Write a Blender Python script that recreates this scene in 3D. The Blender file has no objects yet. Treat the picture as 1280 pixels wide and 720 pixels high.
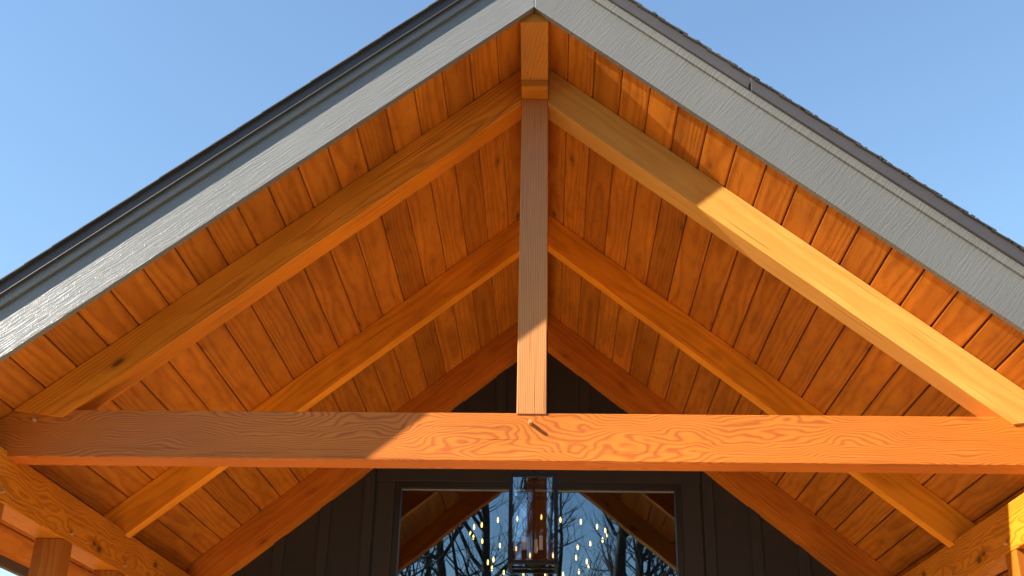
import bpy, math, random
from mathutils import Vector, Matrix
random.seed(7)
sc = bpy.context.scene
COL = sc.collection
R = math.radians
Z0 = 5.35            # height of the soffit apex above the ground
T = 0.8211           # roof slope
ANG = math.atan(T)
CA, SA = math.cos(ANG), math.sin(ANG)

# ------------------------------------------------------------------ materials
def nmat(name):
    m = bpy.data.materials.new(name); m.use_nodes = True
    nt = m.node_tree; nt.nodes.clear()
    out = nt.nodes.new('ShaderNodeOutputMaterial')
    b = nt.nodes.new('ShaderNodeBsdfPrincipled')
    nt.links.new(b.outputs[0], out.inputs[0])
    return m, nt, b, out
class N:
    """small helper for wiring nodes"""
    def __init__(s, nt): s.nt = nt
    def n(s, t, **k):
        x = s.nt.nodes.new(t)
        for a, v in k.items(): setattr(x, a, v)
        return x
    def put(s, sock, v):
        if isinstance(v, bpy.types.NodeSocket): s.nt.links.new(v, sock)
        else: sock.default_value = v
    def math(s, op, a, b=0.0, c=0.0, clamp=False):
        x = s.n('ShaderNodeMath', operation=op); x.use_clamp = clamp
        s.put(x.inputs[0], a); s.put(x.inputs[1], b); s.put(x.inputs[2], c)
        return x.outputs[0]
    def vm(s, op, a, b=(0, 0, 0)):
        x = s.n('ShaderNodeVectorMath', operation=op)
        s.put(x.inputs[0], a); s.put(x.inputs[1], b)
        return x.outputs['Value'] if op == 'LENGTH' else x.outputs[0]
    def noise(s, v, scale, detail=2.0, rough=.5, color=False):
        x = s.n('ShaderNodeTexNoise'); s.put(x.inputs['Vector'], v)
        x.inputs['Scale'].default_value = scale; x.inputs['Detail'].default_value = detail
        x.inputs['Roughness'].default_value = rough
        return x.outputs['Color' if color else 'Fac']
    def ramp(s, f, stops, interp='LINEAR'):
        x = s.n('ShaderNodeValToRGB'); s.put(x.inputs[0], f); r = x.color_ramp
        r.interpolation = interp
        r.elements[0].position = stops[0][0]; r.elements[1].position = stops[-1][0]
        for p, c in stops[1:-1]: r.elements.new(p)
        for e, (p, c) in zip(r.elements, stops):
            e.color = (c, c, c, 1) if isinstance(c, (int, float)) else (*c, 1)
        return x.outputs[0]
    def mix(s, f, a, b, blend='MIX'):
        x = s.n('ShaderNodeMix', data_type='RGBA', blend_type=blend)
        s.put(x.inputs[0], f)
        for i, v in ((6, a), (7, b)):
            if isinstance(v, tuple) and len(v) == 3: v = (*v, 1)
            s.put(x.inputs[i], v)
        return x.outputs[2]
    def bump(s, h, strength, dist):
        x = s.n('ShaderNodeBump'); s.put(x.inputs['Height'], h)
        x.inputs['Strength'].default_value = strength; x.inputs['Distance'].default_value = dist
        return x.outputs[0]

def wood(name, light, dark, pith=(.16, .02), freq=95, warp=.02, contrast=1.0, rough=.42,
         seed=0.0, knots=.6, island=False, axis='X', blotch=.35, wx=1.1, wz=7.0, coat=.0, fibre=.12, spec=.22, jag=.0035, figure=None):
    """timber cut from a log: growth rings about a pith axis, warped by noise; grain along `axis`"""
    m, nt, b, out = nmat(name); g = N(nt)
    v = g.n('ShaderNodeTexCoord').outputs['Object']
    if axis == 'Y':
        at = g.n('ShaderNodeAttribute'); at.attribute_name = 'across'
        sp_ = g.n('ShaderNodeSeparateXYZ'); g.put(sp_.inputs[0], v)
        cb = g.n('ShaderNodeCombineXYZ'); g.put(cb.inputs[0], sp_.outputs[1]); g.put(cb.inputs[1], at.outputs['Fac']); g.put(cb.inputs[2], sp_.outputs[2])
        v = cb.outputs[0]
    v = g.vm('ADD', v, (seed, 0, 0))
    rnd = None
    if island:
        rnd = g.n('ShaderNodeNewGeometry').outputs['Random Per Island']
        off = g.n('ShaderNodeCombineXYZ'); g.put(off.inputs[0], g.math('MULTIPLY', rnd, 61.7))
        v = g.vm('ADD', v, off.outputs[0])
    w1 = g.noise(g.vm('MULTIPLY', v, (wx, wz, wz)), 1.0, 2.0, .5, True)
    w1 = g.vm('MULTIPLY', g.vm('SUBTRACT', w1, (.5, .5, .5)), (0, warp * 2.2, warp * 2.2))
    w2 = g.noise(g.vm('MULTIPLY', v, (13 if jag > .004 else 9, 26 if jag > .004 else 45, 26 if jag > .004 else 45)), 1.0, 2.0, .55, True)
    w2 = g.vm('MULTIPLY', g.vm('SUBTRACT', w2, (.5, .5, .5)), (0, jag, jag))
    vv = g.vm('MULTIPLY', v, (0, 1, 1))
    if island:   # flat sawn boards: the pith of each board sits elsewhere
        o2 = g.n('ShaderNodeCombineXYZ'); g.put(o2.inputs[1], g.math('MULTIPLY', g.math('SUBTRACT', g.math('FRACT', g.math('MULTIPLY', rnd, 17.3)), .5), .16)); g.put(o2.inputs[2], g.math('MULTIPLY', rnd, .12))
        vv = g.vm('ADD', vv, o2.outputs[0])
    vv = g.vm('ADD', vv, (0, pith[0], pith[1]))
    r = g.vm('LENGTH', g.vm('ADD', g.vm('ADD', vv, w1), w2))
    rf = g.math('MULTIPLY', r, freq)
    if figure:   # flat-sawn face: nested chevrons where the saw ran tangent to the rings
        sz = g.n('ShaderNodeSeparateXYZ'); g.put(sz.inputs[0], v)
        fn = g.noise(g.vm('ADD', g.vm('MULTIPLY', v, (1.7, 5.0, 5.0)), g.vm('MULTIPLY', w1, (0, 2, 2))), 1.0, 2.6, .42)
        rf = g.math('ADD', g.math('MULTIPLY', fn, figure[0]), g.math('MULTIPLY', g.math('ADD', sz.outputs[2], sz.outputs[1]), figure[1]))
    ring = g.math('FRACT', rf)
    late = g.ramp(ring, [(0, .85), (.18, .0), (.55, .12), (.86, 1.0), (1, .85)])
    fib = g.noise(g.vm('MULTIPLY', v, (5, 190, 190)), 1.0, 2.0, .6)
    blo = g.noise(g.vm('MULTIPLY', v, (1.6, 5, 5)), 1.0, 3.0, .55)
    f = g.math('ADD', g.math('MULTIPLY', late, contrast), g.math('MULTIPLY', g.math('SUBTRACT', fib, .5), fibre * 4), clamp=True)
    col = g.mix(f, light, dark)
    sh = g.math('ADD', 1 - blotch * .5, g.math('MULTIPLY', g.ramp(blo, [(.25, 0), (.75, 1)]), blotch))
    if island:
        mot = g.noise(g.vm('MULTIPLY', v, (7, 22, 22)), 1.0, 3.0, .65)
        sh = g.math('MULTIPLY', sh, g.ramp(mot, [(.28, .80), (.50, 1.0), (.75, 1.06)]))
    if island: sh = g.math('MULTIPLY', sh, g.math('ADD', .80, g.math('MULTIPLY', rnd, .38)))
    cs = g.n('ShaderNodeCombineXYZ')
    for i, k in enumerate((1.0, 1.08, 1.1)):
        g.put(cs.inputs[i], g.math('POWER', sh, k))
    col = g.mix(1.0, col, cs.outputs[0], 'MULTIPLY')
    if knots > 0:
        vo = g.n('ShaderNodeTexVoronoi'); vo.voronoi_dimensions = '3D'
        g.put(vo.inputs['Vector'], g.vm('ADD', g.vm('MULTIPLY', v, (2.1, 5.2, 5.2)), g.vm('MULTIPLY', w1, (0, 3, 3)))); vo.inputs['Scale'].default_value = 1
        sel = g.n('ShaderNodeSeparateColor'); g.put(sel.inputs[0], vo.outputs['Color'])
        on = g.math('GREATER_THAN', sel.outputs[0], 1 - knots)
        k = g.ramp(vo.outputs['Distance'], [(0, 1), (.055, .95), (.10, .30), (.2, 0)])
        col = g.mix(g.math('MULTIPLY', g.math('MULTIPLY', k, on), .85), col, tuple(c * .16 for c in dark))
        # short dark checks and scratches
        ck = g.noise(g.vm('MULTIPLY', v, (1.5, 120, 120)), 1.0, 1.0, .5)
        col = g.mix(g.math('MULTIPLY', g.ramp(ck, [(.69, 0), (.74, 1)]), .6), col, tuple(c * .3 for c in dark))
    g.put(b.inputs['Base Color'], col)
    g.put(b.inputs['Roughness'], g.math('ADD', rough, g.math('MULTIPLY', blo, .18)))
    b.inputs['Specular IOR Level'].default_value = spec
    b.inputs['Coat Weight'].default_value = coat; b.inputs['Coat Roughness'].default_value = .32
    h = g.math('ADD', g.math('MULTIPLY', late, .5), fib)
    g.put(b.inputs['Normal'], g.bump(h, .35, .0012))
    return m

M = {}
def build_mats():
    M['tie'] = wood('tie_fir', (.54, .150, .011), (.26, .038, .003), figure=(27, 74), contrast=.62, seed=3.1, knots=.05, wx=2.6, wz=9, blotch=.25, spec=.35)
    M['post'] = wood('king_post_fir', (.54, .215, .055), (.32, .095, .018), pith=(.03, 1.2), freq=115, warp=.010, contrast=.8, seed=11.0, knots=.1, wx=.8, wz=5, blotch=.2, spec=.5)
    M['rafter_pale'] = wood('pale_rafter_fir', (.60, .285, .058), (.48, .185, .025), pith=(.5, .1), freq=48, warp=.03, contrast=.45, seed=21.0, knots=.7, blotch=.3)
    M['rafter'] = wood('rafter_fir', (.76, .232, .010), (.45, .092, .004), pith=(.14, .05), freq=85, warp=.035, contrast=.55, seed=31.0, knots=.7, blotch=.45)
    M['rafter2'] = wood('rafter_fir_b', (.78, .275, .012), (.50, .125, .005), pith=(.3, .05), freq=70, warp=.03, contrast=.45, seed=41.0, knots=.7, blotch=.45)
    M['rafter3'] = wood('rafter_fir_c', (.50, .145, .009), (.32, .068, .004), pith=(.2, .02), freq=80, warp=.03, contrast=.5, seed=51.0, knots=.7, blotch=.5)
    M['plate'] = wood('plate_fir', (0.622, 0.207, 0.0118), (0.370, 0.089, 0.0044), pith=(.09, .03), freq=85, warp=.04, contrast=.7, seed=61.0, knots=.7, wx=3.0, wz=9, blotch=.4)
    M['porch_post'] = wood('porch_post_fir', (.40, .125, .010), (.22, .052, .004), pith=(.3, .05), freq=95, warp=.02, contrast=.55, seed=71.0, knots=.7)
    M['ridge'] = wood('ridge_fir', (.52, .18, .012), (.38, .11, .006), pith=(.5, .35), freq=70, warp=.02, contrast=.5, seed=81.0, knots=.2)
    M['board'] = wood('stained_pine_boards', (.45, .140, .011), (.28, .068, .005), pith=(.05, .09), freq=60, warp=.02, contrast=.55, seed=2.0, knots=.55, island=True, axis='Y', blotch=.4, wx=1.4, wz=6, rough=.5, spec=.16)
    M['peg'] = wood('peg_oak', (0.555, 0.311, 0.1184), (0.370, 0.163, 0.0518), seed=5, knots=0, coat=0)
    # grey paint over rough-sawn board: fine relief along or across the board
    def paint(name, base, across, rough=.30, amp=1.0):
        m, nt, b, out = nmat(name); g = N(nt)
        v = g.n('ShaderNodeTexCoord').outputs['Object']
        s = (95, 20, 7) if across else (5, 20, 110)
        warp_ = g.vm('MULTIPLY', g.vm('SUBTRACT', g.noise(v, 9, 2, .5, True), (.5, .5, .5)), (.02, .0, .02))
        vw = g.vm('ADD', v, warp_)
        h1 = g.noise(g.vm('MULTIPLY', vw, s), 1.0, 3.0, .6)
        h2 = g.noise(v, 55, 3.0, .6)
        h3 = g.noise(v, 170, 2.0, .6)
        pk = g.ramp(h2, [(.60, 0), (.74, 1)])
        h = g.math('ADD', g.math('ADD', g.math('MULTIPLY', h1, amp), g.math('MULTIPLY', pk, .25)), g.math('MULTIPLY', h3, .25))
        big = g.noise(v, 3.0, 3.0, .5)
        col = g.mix(g.ramp(big, [(.3, 0), (.7, 1)]), tuple(c * .93 for c in base), tuple(c * 1.05 for c in base))
        col = g.mix(g.ramp(g.noise(v, 38, 2, .7), [(.70, 0), (.78, .45)]), col, tuple(c * .5 for c in base))
        g.put(b.inputs['Base Color'], col)
        g.put(b.inputs['Roughness'], g.math('ADD', rough, g.math('MULTIPLY', h3, .12)))
        b.inputs['Specular IOR Level'].default_value = .75
        g.put(b.inputs['Normal'], g.bump(h, .55, .0042))
        return m
    M['paint_along_sheen'] = paint('grey_paint_along_sheen', (.156, .152, .141), False)  # left copy of one grey paint, sun sheen lightened into its base colour
    M['paint_across_dull'] = paint('grey_paint_across_dull', (.116, .111, .100), True, rough=.46, amp=.8)  # right copy of the same paint, darker, no sheen painted in
    def simple(name, base, rough, metal=0.0, spec=.5, var=.12, nscale=20, bump=0.0):
        m, nt, b, out = nmat(name); g = N(nt)
        v = g.n('ShaderNodeTexCoord').outputs['Object']
        n_ = g.noise(v, nscale, 4, .6)
        g.put(b.inputs['Base Color'], g.mix(n_, tuple(c * (1 - var) for c in base), tuple(c * (1 + var) for c in base)))
        g.put(b.inputs['Roughness'], g.math('ADD', rough - .05, g.math('MULTIPLY', n_, .1)))
        b.inputs['Metallic'].default_value = metal; b.inputs['Specular IOR Level'].default_value = spec
        if bump: g.put(b.inputs['Normal'], g.bump(n_, .5, bump))
        return m
    M['drip'] = simple('bronze_drip_metal', (.050, .044, .045), .5, var=.1, nscale=6)
    M['backing'] = simple('sheathing', (.012, .008, .006), .9)
    M['siding'] = simple('dark_siding', (.0135, .0136, .0132), .55, nscale=40, var=.3, bump=.002)
    M['casing'] = simple('dark_casing', (.0165, .0163, .016), .55, nscale=60, bump=.0006)
    M['eave'] = simple('eave_paint', (.11, .085, .07), .6)
    M['frame'] = simple('black_frame', (.010, .009, .009), .35)
    M['bead'] = simple('aluminium_bead', (.24, .22, .20), .4)
    M['bronze'] = simple('lantern_bronze', (.004, .0035, .003), .45, spec=.3)
    M['candle'] = simple('candle_cream', (.92, .80, .70), .45)
    M['dark_room'] = simple('interior_paint', (.035, .022, .015), .9)
    M['concrete'] = simple('concrete', (.76, .52, .27), .85, nscale=3, var=.1, bump=.002)
    M['gravel'] = simple('gravel', (.10, .09, .075), .95, nscale=60, var=.5)
    M['soil'] = simple('leaf_litter', (.065, .055, .032), .95, nscale=5, var=.35, bump=.02)
    M['bark'] = simple('bark', (.05, .038, .028), .95, nscale=25, var=.4, bump=.01)
    # shingles
    m, nt, b, out = nmat('asphalt_shingle'); g = N(nt)
    v = g.n('ShaderNodeTexCoord').outputs['Object']
    rnd = g.n('ShaderNodeNewGeometry').outputs['Random Per Island']
    gr = g.noise(v, 260, 2, .7)
    c = g.mix(g.ramp(gr, [(.35, 0), (.65, 1)]), (.008, .008, .009), (.045, .041, .038))
    c = g.mix(g.math('MULTIPLY', rnd, .5), c, (.08, .068, .058))
    g.put(b.inputs['Base Color'], c); b.inputs['Roughness'].default_value = .9
    g.put(b.inputs['Normal'], g.bump(gr, .6, .002)); M['shingle'] = m
    # window glass: coated double glazing, part mirror part clear
    def glass(name, fac, tint):
        m = bpy.data.materials.new(name); m.use_nodes = True; nt = m.node_tree; nt.nodes.clear(); g = N(nt)
        out = g.n('ShaderNodeOutputMaterial'); mx = g.n('ShaderNodeMixShader'); tr = g.n('ShaderNodeBsdfTransparent'); gl = g.n('ShaderNodeBsdfGlossy')
        tr.inputs[0].default_value = (*tint, 1); gl.inputs[0].default_value = (.62, .80, 1.0, 1); gl.inputs['Roughness'].default_value = 0.0
        fr = g.n('ShaderNodeFresnel'); fr.inputs[0].default_value = 1.5
        v = g.n('ShaderNodeTexCoord').outputs['Object']
        nz = g.noise(v, 2.3, 1, .5)
        bp = g.bump(nz, .12, .004); g.put(gl.inputs['Normal'], bp)
        g.put(mx.inputs[0], g.math('ADD', g.math('MULTIPLY', fr.outputs[0], .8), fac, clamp=True))
        nt.links.new(tr.outputs[0], mx.inputs[1]); nt.links.new(gl.outputs[0], mx.inputs[2]); nt.links.new(mx.outputs[0], out.inputs[0])
        return m
    M['glass'] = glass('window_glass', .13, (.75, .78, .78))
    M['lglass'] = glass('lantern_glass', .10, (.95, .96, .97))
    m, nt, b, out = nmat('bulb_glow'); b.inputs['Base Color'].default_value = (.9, .7, .4, 1)
    b.inputs['Emission Color'].default_value = (1, .60, .16, 1); b.inputs['Emission Strength'].default_value = 2.2
    M['bulb'] = m
build_mats()

# ------------------------------------------------------------------ object helpers
class MB:
    def __init__(s): s.v = []; s.f = []
    def add(s, vs, fs):
        n = len(s.v); s.v += [tuple(v) for v in vs]; s.f += [tuple(i + n for i in f) for f in fs]; return s
    def prism(s, poly, y0, y1):
        """poly: (x,z) points, extruded along y"""
        n = len(poly)
        if sum(poly[i][0] * poly[(i + 1) % n][1] - poly[(i + 1) % n][0] * poly[i][1] for i in range(n)) < 0: poly = poly[::-1]
        vs = [(x, y0, z) for x, z in poly] + [(x, y1, z) for x, z in poly]
        fs = [tuple(range(n)), tuple(range(2 * n - 1, n - 1, -1))]
        fs += [(i, i + n, (i + 1) % n + n, (i + 1) % n) for i in range(n)]
        return s.add(vs, fs)
    def box(s, x0, x1, y0, y1, z0, z1): return s.prism([(x0, z0), (x1, z0), (x1, z1), (x0, z1)], y0, y1)
    def tube(s, pts, radii, k=8, cap=True):
        base = len(s.v); prev = None
        for i, (p, r) in enumerate(zip(pts, radii)):
            p = Vector(p)
            d = (Vector(pts[min(i + 1, len(pts) - 1)]) - Vector(pts[max(i - 1, 0)])).normalized()
            a = d.cross(Vector((0, 1, 0.01)) if abs(d.y) < .9 else Vector((1, 0, 0))).normalized() if prev is None else (prev - d * prev.dot(d)).normalized()
            prev = a; b = d.cross(a)
            for j in range(k):
                t = 2 * math.pi * j / k; s.v.append(tuple(p + a * (r * math.cos(t)) + b * (r * math.sin(t))))
        for i in range(len(pts) - 1):
            for j in range(k):
                o = base + i * k; s.f.append((o + j, o + (j + 1) % k, o + k + (j + 1) % k, o + k + j))
        if cap:
            s.f.append(tuple(base + j for j in range(k))[::-1]); o = base + (len(pts) - 1) * k; s.f.append(tuple(o + j for j in range(k)))
        return s
    def build(s, name, mat, parent=None, origin=(0, 0, 0), angle=0.0, bevel=0.0, axis='Y', smooth=False):
        """world-space vertices -> mesh with its own local frame (origin, rotated by angle about axis)"""
        rot = Matrix.Rotation(angle, 4, axis); mw = Matrix.Translation(Vector(origin)) @ rot; inv = mw.inverted()
        me = bpy.data.meshes.new(name); me.from_pydata([inv @ Vector(v) for v in s.v], [], s.f); me.validate(); me.update()
        o = bpy.data.objects.new(name, me); COL.objects.link(o); me.materials.append(mat)
        if smooth:
            for p in me.polygons: p.use_smooth = True
        if parent is not None:
            o.parent = parent; pm = Matrix.Translation(wl(parent)); mw = pm.inverted() @ mw
        o.location = mw.to_translation(); o.rotation_euler = rot.to_euler()
        if bevel:
            md = o.modifiers.new('edge', 'BEVEL'); md.width = bevel; md.segments = 2; md.limit_method = 'ANGLE'; md.angle_limit = R(40)
        return o
def wl(o):
    v = Vector(o.location)
    while o.parent is not None: o = o.parent; v += Vector(o.location)
    return v
def tag(o, label=None, cat=None, group=None, kind=None):
    if label: o['label'] = label
    if cat: o['category'] = cat
    if group: o['group'] = group
    if kind: o['kind'] = kind
    return o
def thing(name, label, cat, loc, group=None):
    o = bpy.data.objects.new(name, None); COL.objects.link(o); o.location = loc; o.empty_display_size = .1
    return tag(o, label, cat, group)
def ztop(x, off=0.0): return Z0 + off - T * abs(x)
def rake_poly(s, x0, x1, o0, o1):
    """band between vertical offsets o0 (low) and o1 (high) of the soffit line, from |x|=x0 to x1, side s"""
    return [(s * x0, ztop(x0, o0)), (s * x1, ztop(x1, o0)), (s * x1, ztop(x1, o1)), (s * x0, ztop(x0, o1))]

# ------------------------------------------------------------------ setting: ground
g_ = MB().box(-400, 400, -400, 400, -.6, 0).build('ground', M['soil']); tag(g_, kind='structure')
pt = MB().box(-3.3, 3.3, -1.05, 3.884, -.05, .15).build('porch_floor', M['concrete'], bevel=.01); tag(pt, kind='structure')
dv = MB().box(-1.2, 1.2, -14, -1.06, -.05, .03).build('path', M['gravel']); tag(dv, kind='structure')

# ------------------------------------------------------------------ roof
roof = thing('gable_roof', 'steep gable roof edge with grey painted rake boards and orange board soffit against blue sky', 'roof', (0, 0, Z0))
DZ = .0209
for s in (-1, 1):
    # tongue and groove soffit boards running front to back, each a chamfered strip
    mb = MB(); sp = .1735; acr = []; off = .0707 if s < 0 else .048
    ux, uz = s * CA, -SA; nx, nz = s * SA, CA           # down-slope and outward normal
    e = off - sp
    while e < 3.875:
        hg = .0022 if s < 0 else .0034; a = max(e, .003) + hg; b = min(e + sp, 3.875) - hg; e += sp
        if b - a < .02: continue
        prof = [(a, .0055), (a + .0055, 0), (b - .0055, 0), (b, .0055), (b, .019), (a, .019)]
        poly = [(ux * u + nx * w, Z0 + uz * u + nz * w) for u, w in prof]
        mb.prism(poly, .037, 3.884)
        n_ = len(poly); cw = sum(poly[i][0] * poly[(i + 1) % n_][1] - poly[(i + 1) % n_][0] * poly[i][1] for i in range(n_)) < 0
        us = [u - (a + b) / 2 for u, w in prof]; acr += (us[::-1] if cw else us) * 2
    o = mb.build('soffit_boards', M['board'], roof, (0, 0, Z0), s * ANG)
    at_ = o.data.attributes.new('across', 'FLOAT', 'POINT'); at_.data.foreach_set('value', acr)
    MB().prism(rake_poly(s, .001, 3.0, .0275, .372), .039, 10).build('roof_deck', M['backing'], roof, (0, 0, Z0), s * ANG)
    # rake board, trim, drip edge
    pm = M['paint_along_sheen'] if s < 0 else M['paint_across_dull']
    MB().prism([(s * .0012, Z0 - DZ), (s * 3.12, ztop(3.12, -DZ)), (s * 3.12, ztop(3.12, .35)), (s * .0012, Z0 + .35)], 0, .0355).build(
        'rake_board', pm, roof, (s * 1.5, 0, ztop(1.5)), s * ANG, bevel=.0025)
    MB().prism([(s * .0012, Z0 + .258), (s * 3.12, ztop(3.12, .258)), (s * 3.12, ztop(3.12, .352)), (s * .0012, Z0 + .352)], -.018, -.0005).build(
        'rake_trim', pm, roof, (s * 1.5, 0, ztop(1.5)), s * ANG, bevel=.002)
    cuts = [(.0012, 1.055), (1.050, 3.14)] if s > 0 else [(.0012, 2.7), (2.69, 3.14)]
    for i, (a, b) in enumerate(cuts):
        q = .034 + (.0022 if i else 0)
        t0 = .02 if i == 0 and s > 0 else 0
        d = MB().prism([(s * a, ztop(a, .313)), (s * (b - t0), ztop(b - t0, .313)), (s * b, ztop(b, .383)), (s * a, ztop(a, .383))], -q, -.0185)
        d.prism(rake_poly(s, a, b - t0, .309, .3155), -q - .0035, -.0187)
        d.build('drip_edge', M['drip'], roof, (s * 1.5, 0, ztop(1.5)), s * ANG, bevel=.001)
    # courses of shingles: saw-tooth courses, laminated tabs of uneven length along the rake
    sh = MB(); u = 0.0; i = 0
    while u < 3.92:
        L_ = .143; a, b = max(u, .002), min(u + L_ + .02, 3.93)
        prof = [(a, -.001), (b, .006), (b, .0125), (a, .004)] if s > 0 else [(a, -.001), (b, .001), (b, .0065), (a, .0045)]
        sh.prism([(ux * p, 0) and (ux * p + nx * (w + .376 * CA), Z0 + uz * p + nz * (w + .376 * CA)) for p, w in prof], -.052 - random.uniform(0, .003), 10.2)
        u += L_; i += 1
    u = .01
    while u < 3.85 and s > 0:
        l = random.uniform(.014, .026)
        if random.random() < .75:
            h = random.uniform(.005, .0105); y0 = -.052 - random.uniform(-.002, .006)
            w0 = .376 * CA + .003
            sh.prism([(ux * p + nx * w, Z0 + uz * p + nz * w) for p, w in ((u, w0), (u + l, w0), (u + l, w0 + h), (u, w0 + h))], y0, .25)
        u += l + random.uniform(.004, .014)
    sh.build('shingles', M['shingle'], roof, (0, 0, Z0), s * ANG)
    # eave fascia along the low edge
    ex = 3.0
    MB().box(min(s * ex, s * (ex + .035)), max(s * ex, s * (ex + .035)), .037, 10, ztop(ex, -.045), ztop(ex, .30)).build('eave_board', M['eave'], roof, (s * ex, 2, ztop(ex)), 0, bevel=.002)
MB().prism([(-.1, ztop(.1, .395)), (0, Z0 + .395), (.1, ztop(.1, .395)), (.1, ztop(.1, .412)), (0, Z0 + .414), (-.1, ztop(.1, .412))], -.057, 10.2).build('ridge_cap', M['shingle'], roof, (0, 0, Z0))

# ------------------------------------------------------------------ front truss
y1, dep = .4634, .147
truss = thing('timber_truss', 'front king post truss of orange fir with a sunlit tie beam and right rafter', 'roof truss', (0, y1, Z0 - 2.2))
W = .0702
MB().box(-W, W, y1, y1 + dep, Z0 - 2.0285, Z0 - .2615).build('king_post', M['post'], truss, (0, y1 + .07, Z0 - 1.2), R(90), bevel=.003)['label'] = 'upright post, purple brown in shade above and pale cream in sun below'
zt, zb = Z0 - 2.0195, Z0 - 2.2537
xc = 2.0195 / T
tb = MB().prism([(-2.59, zb), (2.59, zb), (2.59, ztop(2.59, -.003)), (xc, zt - .003), (-xc, zt - .003), (-2.59, ztop(2.59, -.003))], y1 + .006, y1 + .006 + .1457)
tb.build('tie_beam', M['tie'], truss, (0, y1 + .07, Z0 - 2.136), 0, bevel=.003)['label'] = 'horizontal beam with strong wavy grain, shaded at left and sunlit at right'
for s in (-1, 1):
    hr = .2354; xt = 2.226; xe = 2.47
    poly = [(s * (W + .0008), ztop(W, -.0015)), (s * xe, ztop(xe, -.0015)), (s * xt, ztop(xt, -hr)), (s * (W + .0008), ztop(W, -hr))]
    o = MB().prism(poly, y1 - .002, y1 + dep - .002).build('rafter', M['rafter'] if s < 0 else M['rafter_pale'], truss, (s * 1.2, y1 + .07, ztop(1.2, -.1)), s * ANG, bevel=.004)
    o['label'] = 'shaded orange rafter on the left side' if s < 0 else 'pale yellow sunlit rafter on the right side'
def peg(x, y, z, d, parent, l=.034):
    """d: unit direction the peg sticks out"""
    p = Vector((x, y, z)); d = Vector(d)
    MB().tube([p - d * .02, p + d * (l - .003), p + d * l], [.0095, .0092, .0075], 12).build('peg', M['peg'], parent, tuple(p))
peg(-.0045, y1 + .006, Z0 - 2.073, (0, -1, 0), truss)
peg(-2.356, y1 + .006, Z0 - 2.0770, (0, -1, 0), truss, .016)
peg(2.36, y1 + .006, Z0 - 2.0770, (0, -1, 0), truss, .016)

# ridge beam with a tapered tail and a small block against the king post
rb = thing('ridge_beam', 'square ridge timber under the roof peak, its tapered tail showing above the king post', 'ridge beam', (0, .04, Z0 - .2))
v = [(-W, .040, Z0 - .088), (W, .040, Z0 - .088), (W, .0405, ztop(W, -.002)), (0, .0405, Z0 - .002), (-W, .0405, ztop(W, -.002)),
     (-W, .3497, Z0 - .2182), (W, .3497, Z0 - .2182)]
yb = 3.7365
prof = [(.0405, -.086), (.3497, -.2182), (yb, -.2182)]
mb = MB(); sec = [(-W, None), (W, None), (W, -T * W - .002), (0, -.002), (-W, -T * W - .002)]
rings = []
for y, z in prof: rings.append([(x, y, Z0 + (z if zz is None else zz)) for x, zz in sec])
vs = [p for r_ in rings for p in r_]; fs = [(0, 1, 2, 3, 4), (14, 13, 12, 11, 10)]
for i in range(2):
    for j in range(5):
        a = i * 5 + j; b = i * 5 + (j + 1) % 5; fs.append((a, a + 5, b + 5, b))
mb.add(vs, fs).build('timber', M['ridge'], rb, (0, 1, Z0 - .15), R(90), axis='Z')
MB().box(-W, W, .3497, y1 + .06, Z0 - .2612, Z0 - .2192).build('bearing_block', M['ridge'], rb, (0, .4, Z0 - .24), bevel=.002)

# ------------------------------------------------------------------ common rafters
def common(y, th, hr, s, mat, label, xe=2.475):
    zs = Z0 - 2.2286 + .001; xi = 2.452
    poly = [(s * .0715, ztop(.0715, -.0015)), (s * 2.6, ztop(2.6, -.0015)), (s * 2.6, zs), (s * xi, zs), (s * xi, ztop(xi, -hr)), (s * .0715, ztop(.0715, -hr))]
    o = MB().prism(poly, y, y + th).build('rafter', mat, None, (s * 1.2, y + th / 2, ztop(1.2, -.1)), s * ANG, bevel=.003)
    tag(o, label, 'rafter', 'rafters behind the front truss'); return o
common(2.1012, .0907, .2414, -1, M['rafter2'], 'middle left rafter crossing behind the tie beam, between the front truss and the dark wall')
common(2.1012, .0907, .2414, 1, M['rafter2'], 'middle right rafter crossing behind the tie beam, between the front truss and the dark wall')
common(3.7367, .1468, .2901, -1, M['rafter3'], 'rearmost left rafter lying against the dark board wall', 2.9)
common(3.7367, .1468, .2901, 1, M['rafter3'], 'rearmost right rafter lying against the dark board wall', 2.9)

# ------------------------------------------------------------------ eave plates and posts
XP = 2.453; zp1, zp0 = Z0 - 2.2286, Z0 - 2.4636
for s in (-1, 1):
    pl = thing('eave_beam', ('left eave beam in shade, running back above three wooden posts' if s < 0 else 'right eave beam with a sunlit front end beside a post'), 'beam', (s * XP, .05, zp0), 'eave beams')
    MB().box(min(s * XP, s * (XP + .147)), max(s * XP, s * (XP + .147)), .06, 3.88, zp0, zp1).build('timber', M['plate'], pl, (s * XP, 1.9, zp0 + .12), R(90), axis='Z', bevel=.005)
    for y in (.475, 1.325, 2.163, 3.0): peg(s * XP, y, Z0 - 2.419, (-s, 0, 0), pl, .02)
pn = [['front left porch post at the picture edge under the tie beam end', 'dark left porch post seen widest below the left eave beam', 'second left porch post, smaller, at the bottom edge of the picture', 'rearmost left porch post next to the dark wall'],
      ['front right porch post under the right tie beam end', 'right porch post with a sunlit cream side below the right eave beam', 'second right porch post in shade behind the sunlit one', 'rearmost right porch post next to the dark wall']]
for si, s in enumerate((-1, 1)):
    for i, y in enumerate((.40, 1.243, 2.085, 2.93)):
        x0, x1 = s * (XP + .002), s * (XP + .145)
        o = MB().box(min(x0, x1), max(x0, x1), y, y + .147, .15, zp0 - .001).build('porch_post', M['porch_post'], None, (s * (XP + .07), y + .07, 1.5), R(90), bevel=.003)
        # base on the floor
        tag(o, pn[si][i], 'post', 'porch posts under the eave beams')

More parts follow.
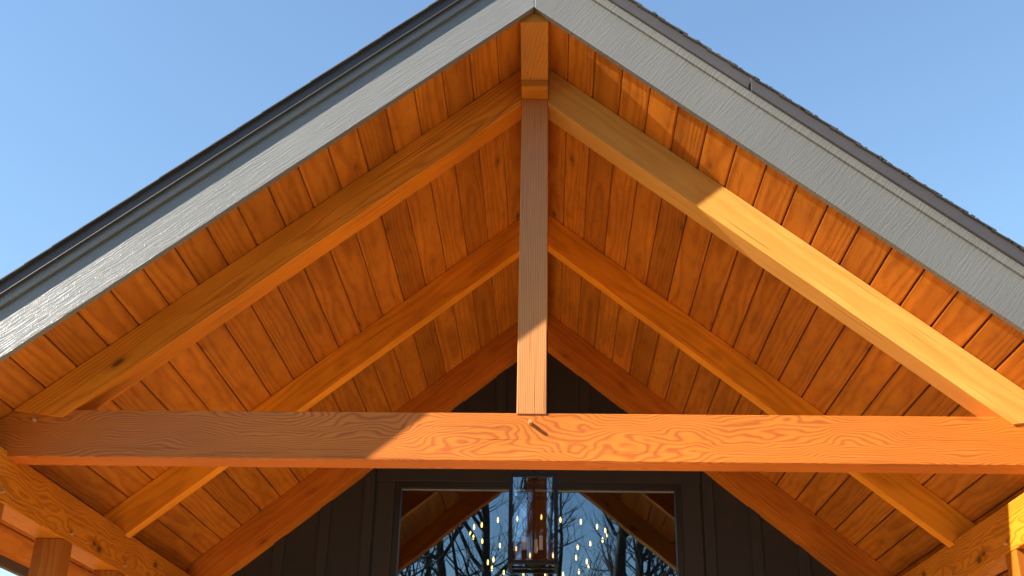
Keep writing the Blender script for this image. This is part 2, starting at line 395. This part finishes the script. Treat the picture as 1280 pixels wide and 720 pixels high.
# ------------------------------------------------------------------ gable wall
yw = 3.8838
wall = thing('gable_wall', 'dark brown board and batten gable wall at the back of the porch', 'wall', (0, yw, .1))
wx0, wx1, wzt, wzb = -1.0884, 1.0864, Z0 - 1.4242, .55
mb = MB()
def wbox(x0, x1, z0, z1t=None):
    pass
mb.prism([(-2.9, .1), (wx0, .1), (wx0, wzt), (wx1, wzt), (wx1, .1), (2.9, .1), (2.9, ztop(2.9, -.001)), (0, Z0 - .001), (-2.9, ztop(2.9, -.001))], yw, yw + .12)
mb.build('siding', M['siding'], wall, (0, yw, 2))
MB().box(wx0 + .001, wx1 - .001, yw + .0, yw + .12, .1, wzb).build('sill_wall', M['siding'], wall, (0, yw, .3))
bz = Z0 - 1.415
def batten(xc_, z0, z1=None):
    w = .040
    za = ztop(xc_ - w, -.285); zb_ = ztop(xc_ + w, -.285)
    if z1 is None: poly = [(xc_ - w, z0), (xc_ + w, z0), (xc_ + w, zb_), (xc_ - w, za)]
    else: poly = [(xc_ - w, z0), (xc_ + w, z0), (xc_ + w, z1), (xc_ - w, z1)]
    MB().prism(poly, yw - .020, yw - .0005).build('batten', M['casing'], wall, (xc_, yw, z0), bevel=.003)
hz0, hz1 = wzt + .002, wzt + .19
for x in (-1.284, -1.608, -1.935, -2.26, -2.585): batten(x, .1)
for x in (1.285, 1.628, 1.966, 2.30, 2.63): batten(x, .1)
for x in (-.954, -.624, -.294, .036, .366, .696, 1.02): batten(x, hz1 + .003)
MB().box(-1.236, 1.238, yw - .024, yw - .0006, hz0, hz1).build('head_casing', M['casing'], wall, (0, yw, hz0), bevel=.003)
for s, a, b in ((-1, -1.227, wx0 - .002), (1, wx1 + .002, 1.229)):
    MB().box(a, b, yw - .022, yw - .0007, .1, hz0 - .002).build('side_casing', M['casing'], wall, ((a + b) / 2, yw, 2), bevel=.003)

# window
win = thing('picture_window', 'tall black framed window behind the lantern, mirroring blue sky, bare trees and the porch roof', 'window', (0, yw, wzb))
fw = .046; yf = yw - .012
fr = MB()
fr.box(wx0, wx1, yf, yf + .09, wzt - fw, wzt).box(wx0, wx1, yf, yf + .09, wzb, wzb + fw)
fr.box(wx0, wx0 + fw, yf + .0005, yf + .0895, wzb + fw, wzt - fw).box(wx1 - fw, wx1, yf + .0005, yf + .0895, wzb + fw, wzt - fw)
fr.build('frame', M['frame'], win, (0, yf, wzb))
MB().box(wx0 + fw + .002, wx1 - fw - .002, yf + .034, yf + .05, wzt - fw - .010, wzt - fw - .002).build('glazing_bead', M['bead'], win, (0, yf, wzt))
MB().box(wx0 + fw - .003, wx1 - fw + .003, yf + .052, yf + .056, wzb + fw - .003, wzt - fw + .003).build('pane', M['glass'], win, (0, yf + .05, 2.3))
# room behind the window
room = MB()
room.box(-2.9, -2.8, yw + .13, 10, .1, ztop(2.8, -.05)).box(2.8, 2.9, yw + .13, 10, .1, ztop(2.8, -.05)).box(-2.8, 2.8, 9.9, 10, .1, Z0 - 2.3)
room.prism([(-2.8, ztop(2.8, -.01)), (2.8, ztop(2.8, -.01)), (0, Z0 - .01)], 9.9, 10)
room.prism(rake_poly(-1, .001, 2.8, -.03, .026), yw + .13, 9.9).prism(rake_poly(1, .001, 2.8, -.03, .026), yw + .13, 9.9)
room.box(-2.9, 2.9, yw + .125, 10, .02, .099)
rm = room.build('room_interior', M['dark_room'], None, (0, 7, 1)); tag(rm, kind='structure')

# chandelier in the room: two rings of small bulbs on a wheel frame
ch = thing('chandelier', 'two tier ring chandelier with many small glowing bulbs seen through the window', 'chandelier', (-.02, 7.2, Z0 - 1.3))
rodm = MB()
rodm.tube([(-.02, 7.2, Z0 - .05), (-.02, 7.2, Z0 - 1.55)], [.008, .008], 6)
ringz = ((.71, -1.06, 20, .1), (.52, -1.38, 14, .25), (.3, -1.62, 9, .1))
for rr, zz, n, ph in ringz:
    pts = [(-.02 + rr * math.cos(2 * math.pi * k / 40), 7.2 + rr * math.sin(2 * math.pi * k / 40), Z0 + zz - .05) for k in range(41)]
    rodm.tube(pts, [.008] * 41, 5)
    for k in range(4):
        a = math.pi * k / 2; rodm.tube([(-.02, 7.2, Z0 + zz - .05), (-.02 + rr * math.cos(a), 7.2 + rr * math.sin(a), Z0 + zz - .05)], [.006, .006], 5)
    for k in range(n):
        a = 2 * math.pi * (k + ph) / n + random.uniform(-.05, .05)
        x, y = -.02 + rr * math.cos(a), 7.2 + rr * math.sin(a); z = Z0 + zz + random.uniform(-.01, .01)
        rodm.tube([(x, y, z - .05), (x, y, z - .03)], [.012, .010], 6)
        MB().tube([(x, y, z - .030), (x, y, z - .012), (x, y, z + .010), (x, y, z + .028)], [.005, .0095, .009, .002], 8).build('bulb', M['bulb'], ch, (x, y, z), smooth=True)
rodm.build('wheel_frame', M['bronze'], ch, (-.02, 7.2, Z0 - 1.3))

# ------------------------------------------------------------------ lantern
lx, ly, hw = -.006, 2.045, .143
lt, lb = Z0 - 1.905, Z0 - 2.436
lan = thing('hanging_lantern', 'black box lantern with clear glass and cream candles hanging under the ridge', 'lantern', (lx, ly, lb))
b_ = MB(); t = .022
x0, x1, ya, yb_ = lx - hw, lx + hw, ly - hw, ly + hw
for x in (x0, x1 - t):
    for y in (ya, yb_ - t): b_.box(x, x + t, y, y + t, lb, lt)
for z in (lb + .0005, lt - .0225):
    hh = .022
    for y in (ya + .001, yb_ - t - .001 + .002): b_.box(x0 + t, x1 - t, y, y + t - .002, z, z + hh)
    for x in (x0 + .001, x1 - t + .001): b_.box(x, x + t - .002, ya + t, yb_ - t, z, z + hh)
b_.build('cage', M['bronze'], lan, (lx, ly, lb), bevel=.0015)
cr = MB().box(x0 + .004, x1 - .004, ly - .010, ly + .010, lb + .003, lb + .014).box(lx - .010, lx + .010, ya + .004, yb_ - .004, lb + .0145, lb + .0225)
cr.tube([(lx, ly, lb + .010), (lx, ly, lb + .040)], [.052, .045], 20)
cr.build('candle_tray', M['bronze'], lan, (lx, ly, lb))
cu = MB().box(x0 + .004, x1 - .004, ly - .008, ly + .008, lt - .016, lt - .004).box(lx - .008, lx + .008, ya + .004, yb_ - .004, lt - .0035, lt + .0065)
cu.tube([(lx, ly, lt - .01), (lx, ly, lt + .05)], [.03, .012], 14)
cu.build('top_cross', M['bronze'], lan, (lx, ly, lt))
MB().tube([(lx, ly, lb + .03), (lx, ly, Z0 - .22)], [.0055, .0055], 8).build('stem', M['bronze'], lan, (lx, ly, lb))
for dx, dy in ((-.052, -.03), (.045, -.035), (.012, .058)):
    zc = lb + .04
    MB().tube([(lx, ly, zc - .012), (lx + dx * .6, ly + dy * .6, zc - .018), (lx + dx, ly + dy, zc + .01)], [.006, .006, .006], 8).tube(
        [(lx + dx, ly + dy, zc + .005), (lx + dx, ly + dy, zc + .045), (lx + dx, ly + dy, zc + .06)], [.013, .017, .018], 14).build('candle_cup', M['bronze'], lan, (lx, ly, zc))
    c_ = MB().tube([(lx + dx, ly + dy, zc + .060), (lx + dx, ly + dy, zc + .145)], [.0115, .0112], 14).build('candle', M['candle'], lan, (lx + dx, ly + dy, zc), smooth=False)
    MB().tube([(lx + dx, ly + dy, zc + .145), (lx + dx, ly + dy, zc + .158), (lx + dx, ly + dy, zc + .180), (lx + dx, ly + dy, zc + .20)], [.004, .009, .008, .001], 10).build('tip', M['lglass'], c_, (lx + dx, ly + dy, zc), smooth=True)
for name, bx in (('pane', (x0 + t, x1 - t, ya + .008, ya + .0105)), ('pane', (x0 + t, x1 - t, yb_ - .0105, yb_ - .008)), ('pane', (x0 + .008, x0 + .0105, ya + t, yb_ - t)), ('pane', (x1 - .0105, x1 - .008, ya + t, yb_ - t))):
    MB().box(bx[0], bx[1], bx[2], bx[3], lb + .023, lt - .023).build(name, M['lglass'], lan, (lx, ly, lb + .2))

# ------------------------------------------------------------------ bare trees in front of the house (mirrored in the window) and beside it
def bare_tree(h, seed):
    rng = random.Random(seed); tr = MB(); cr_ = MB()
    lean = Vector((rng.uniform(-.06, .06), rng.uniform(-.04, .04), 1)).normalized()
    n = 9; pts = []; p = Vector((0, 0, -.1)); d = lean.copy()
    for i in range(n + 1):
        pts.append(p.copy()); d = (d + Vector((rng.uniform(-.07, .07), rng.uniform(-.07, .07), .05))).normalized(); p = p + d * (h / n)
    r0 = h * .014
    rad = [r0 * (1.25 if i == 0 else 1) * (1 - .88 * i / n) for i in range(n + 1)]
    tr.tube(pts, rad, 8)
    def grow(p, d, L_, r, depth):
        k = 4; q = p.copy(); ps = [q.copy()]; dd = d.copy()
        for i in range(k):
            dd = (dd + Vector((rng.uniform(-.22, .22), rng.uniform(-.22, .22), rng.uniform(-.02, .2)))).normalized()
            q = q + dd * (L_ / k); ps.append(q.copy())
        cr_.tube(ps, [r * (1 - .75 * i / k) for i in range(k + 1)], 5 if depth else 4, cap=False)
        if depth == 0: return
        for i in range(3 + (depth == 2)):
            j = rng.randint(1, k); ax = Vector((rng.gauss(0, 1), rng.gauss(0, 1), rng.gauss(0, .6))).normalized()
            nd = (dd * .75 + ax * .75 + Vector((0, 0, .15))).normalized()
            grow(ps[j], nd, L_ * rng.uniform(.45, .7), max(r * (1 - .75 * j / k) * .75, .006), depth - 1)
    for i in range(22):
        f = rng.uniform(.28, .97); j = min(int(f * n), n - 1); p = pts[j].lerp(pts[j + 1], f * n - j)
        a = rng.uniform(0, 2 * math.pi); up = rng.uniform(.25, .9)
        grow(p, Vector((math.cos(a), math.sin(a), up)).normalized(), h * (.10 + .24 * (1 - f)) * rng.uniform(.8, 1.2), r0 * (1 - .85 * f) * .55, 2)
    root = thing('bare_tree', 'x', 'tree', (0, 0, 0), 'bare trees in front of the house')
    tr.build('trunk', M['bark'], root, smooth=True); cr_.build('crown', M['bark'], root)
    return root
protos = [bare_tree(15.5, 1), bare_tree(17, 5), bare_tree(13.5, 9)]
spots = [(-4.6, -19, 0), (-2.1, -22, 1), (-.5, -27, 2), (1.0, -18, 1), (2.7, -20.5, 0), (4.4, -24, 2), (6.5, -21, 1), (-7.0, -24, 0), (0.2, -33, 0), (-3.4, -31, 1), (3.5, -32, 2), (-7.5, -17, 1), (5.4, -17.5, 2), (-1.6, -17.5, 0), (8.5, -27, 0)]
used = set()
names_ = ['leftmost', 'slim', 'far small', 'near tall', 'near forked', 'mid distance', 'rightmost tall', 'outer left', 'farthest central', 'farthest left', 'farthest right']
for i, (x, y, k) in enumerate(spots):
    src = protos[k]
    if k in used:
        r_ = src.copy(); COL.objects.link(r_)
        for c in list(src.children):
            cc = c.copy(); COL.objects.link(cc); cc.parent = r_
    else: r_ = src; used.add(k)
    r_.location = (x, y, 0); r_.rotation_euler = (0, 0, i * 1.7)
    r_['label'] = 'bare leafless winter tree mirrored in the window, standing in front of the house'

# ------------------------------------------------------------------ light
a_, c_ = 1.40, 1.0; b0 = (c_ + T * a_) / 3.432
sv = Vector((-a_, -b0, c_)).normalized()       # towards the sun
elev = math.asin(sv.z); az = math.atan2(sv.x, sv.y)   # azimuth from +Y towards +X
sun = bpy.data.lights.new('sun', 'SUN'); sun.energy = 5.0; sun.angle = R(.53); sun.color = (1, .93, .82)
so = bpy.data.objects.new('sun', sun); COL.objects.link(so); so.rotation_euler = sv.to_track_quat('Z', 'Y').to_euler(); so.location = (-8, -4, 12)
w = bpy.data.worlds.new('World'); sc.world = w; w.use_nodes = True; nt = w.node_tree; nt.nodes.clear()
sky = nt.nodes.new('ShaderNodeTexSky'); sky.sky_type = 'NISHITA'; sky.sun_disc = False; sky.sun_elevation = elev; sky.sun_rotation = az
sky.air_density = 1.6; sky.dust_density = .0; sky.ozone_density = 4.6; sky.altitude = 200
bg = nt.nodes.new('ShaderNodeBackground'); bg.inputs[1].default_value = .076
wo = nt.nodes.new('ShaderNodeOutputWorld'); nt.links.new(sky.outputs[0], bg.inputs[0]); nt.links.new(bg.outputs[0], wo.inputs[0])

# ------------------------------------------------------------------ camera
f = 1420.17; pit, yaw, rol = R(25.0097), R(-2.06), R(1.1087)
F = Vector((math.sin(yaw) * math.cos(pit), math.cos(yaw) * math.cos(pit), math.sin(pit)))
Rr = Vector((math.cos(yaw), -math.sin(yaw), 0)); U = Rr.cross(F)
R2 = Rr * math.cos(rol) + U * math.sin(rol); U2 = -Rr * math.sin(rol) + U * math.cos(rol)
cam = bpy.data.cameras.new('camera'); cam.sensor_width = 36; cam.lens = f / 1280 * 36; cam.clip_end = 2000; cam.clip_start = .05
co = bpy.data.objects.new('camera', cam); COL.objects.link(co)
mw = Matrix((R2, U2, -F)).transposed().to_4x4(); mw.translation = Vector((.0799, -4.6161, Z0 - 3.7476)); co.matrix_world = mw
sc.camera = co
sc.view_settings.view_transform = 'Standard'; sc.view_settings.look = 'None'; sc.view_settings.gamma = 1
sc.view_settings.exposure = 1.68
sc.cycles.max_bounces = 8; sc.cycles.diffuse_bounces = 5; sc.cycles.transparent_max_bounces = 12
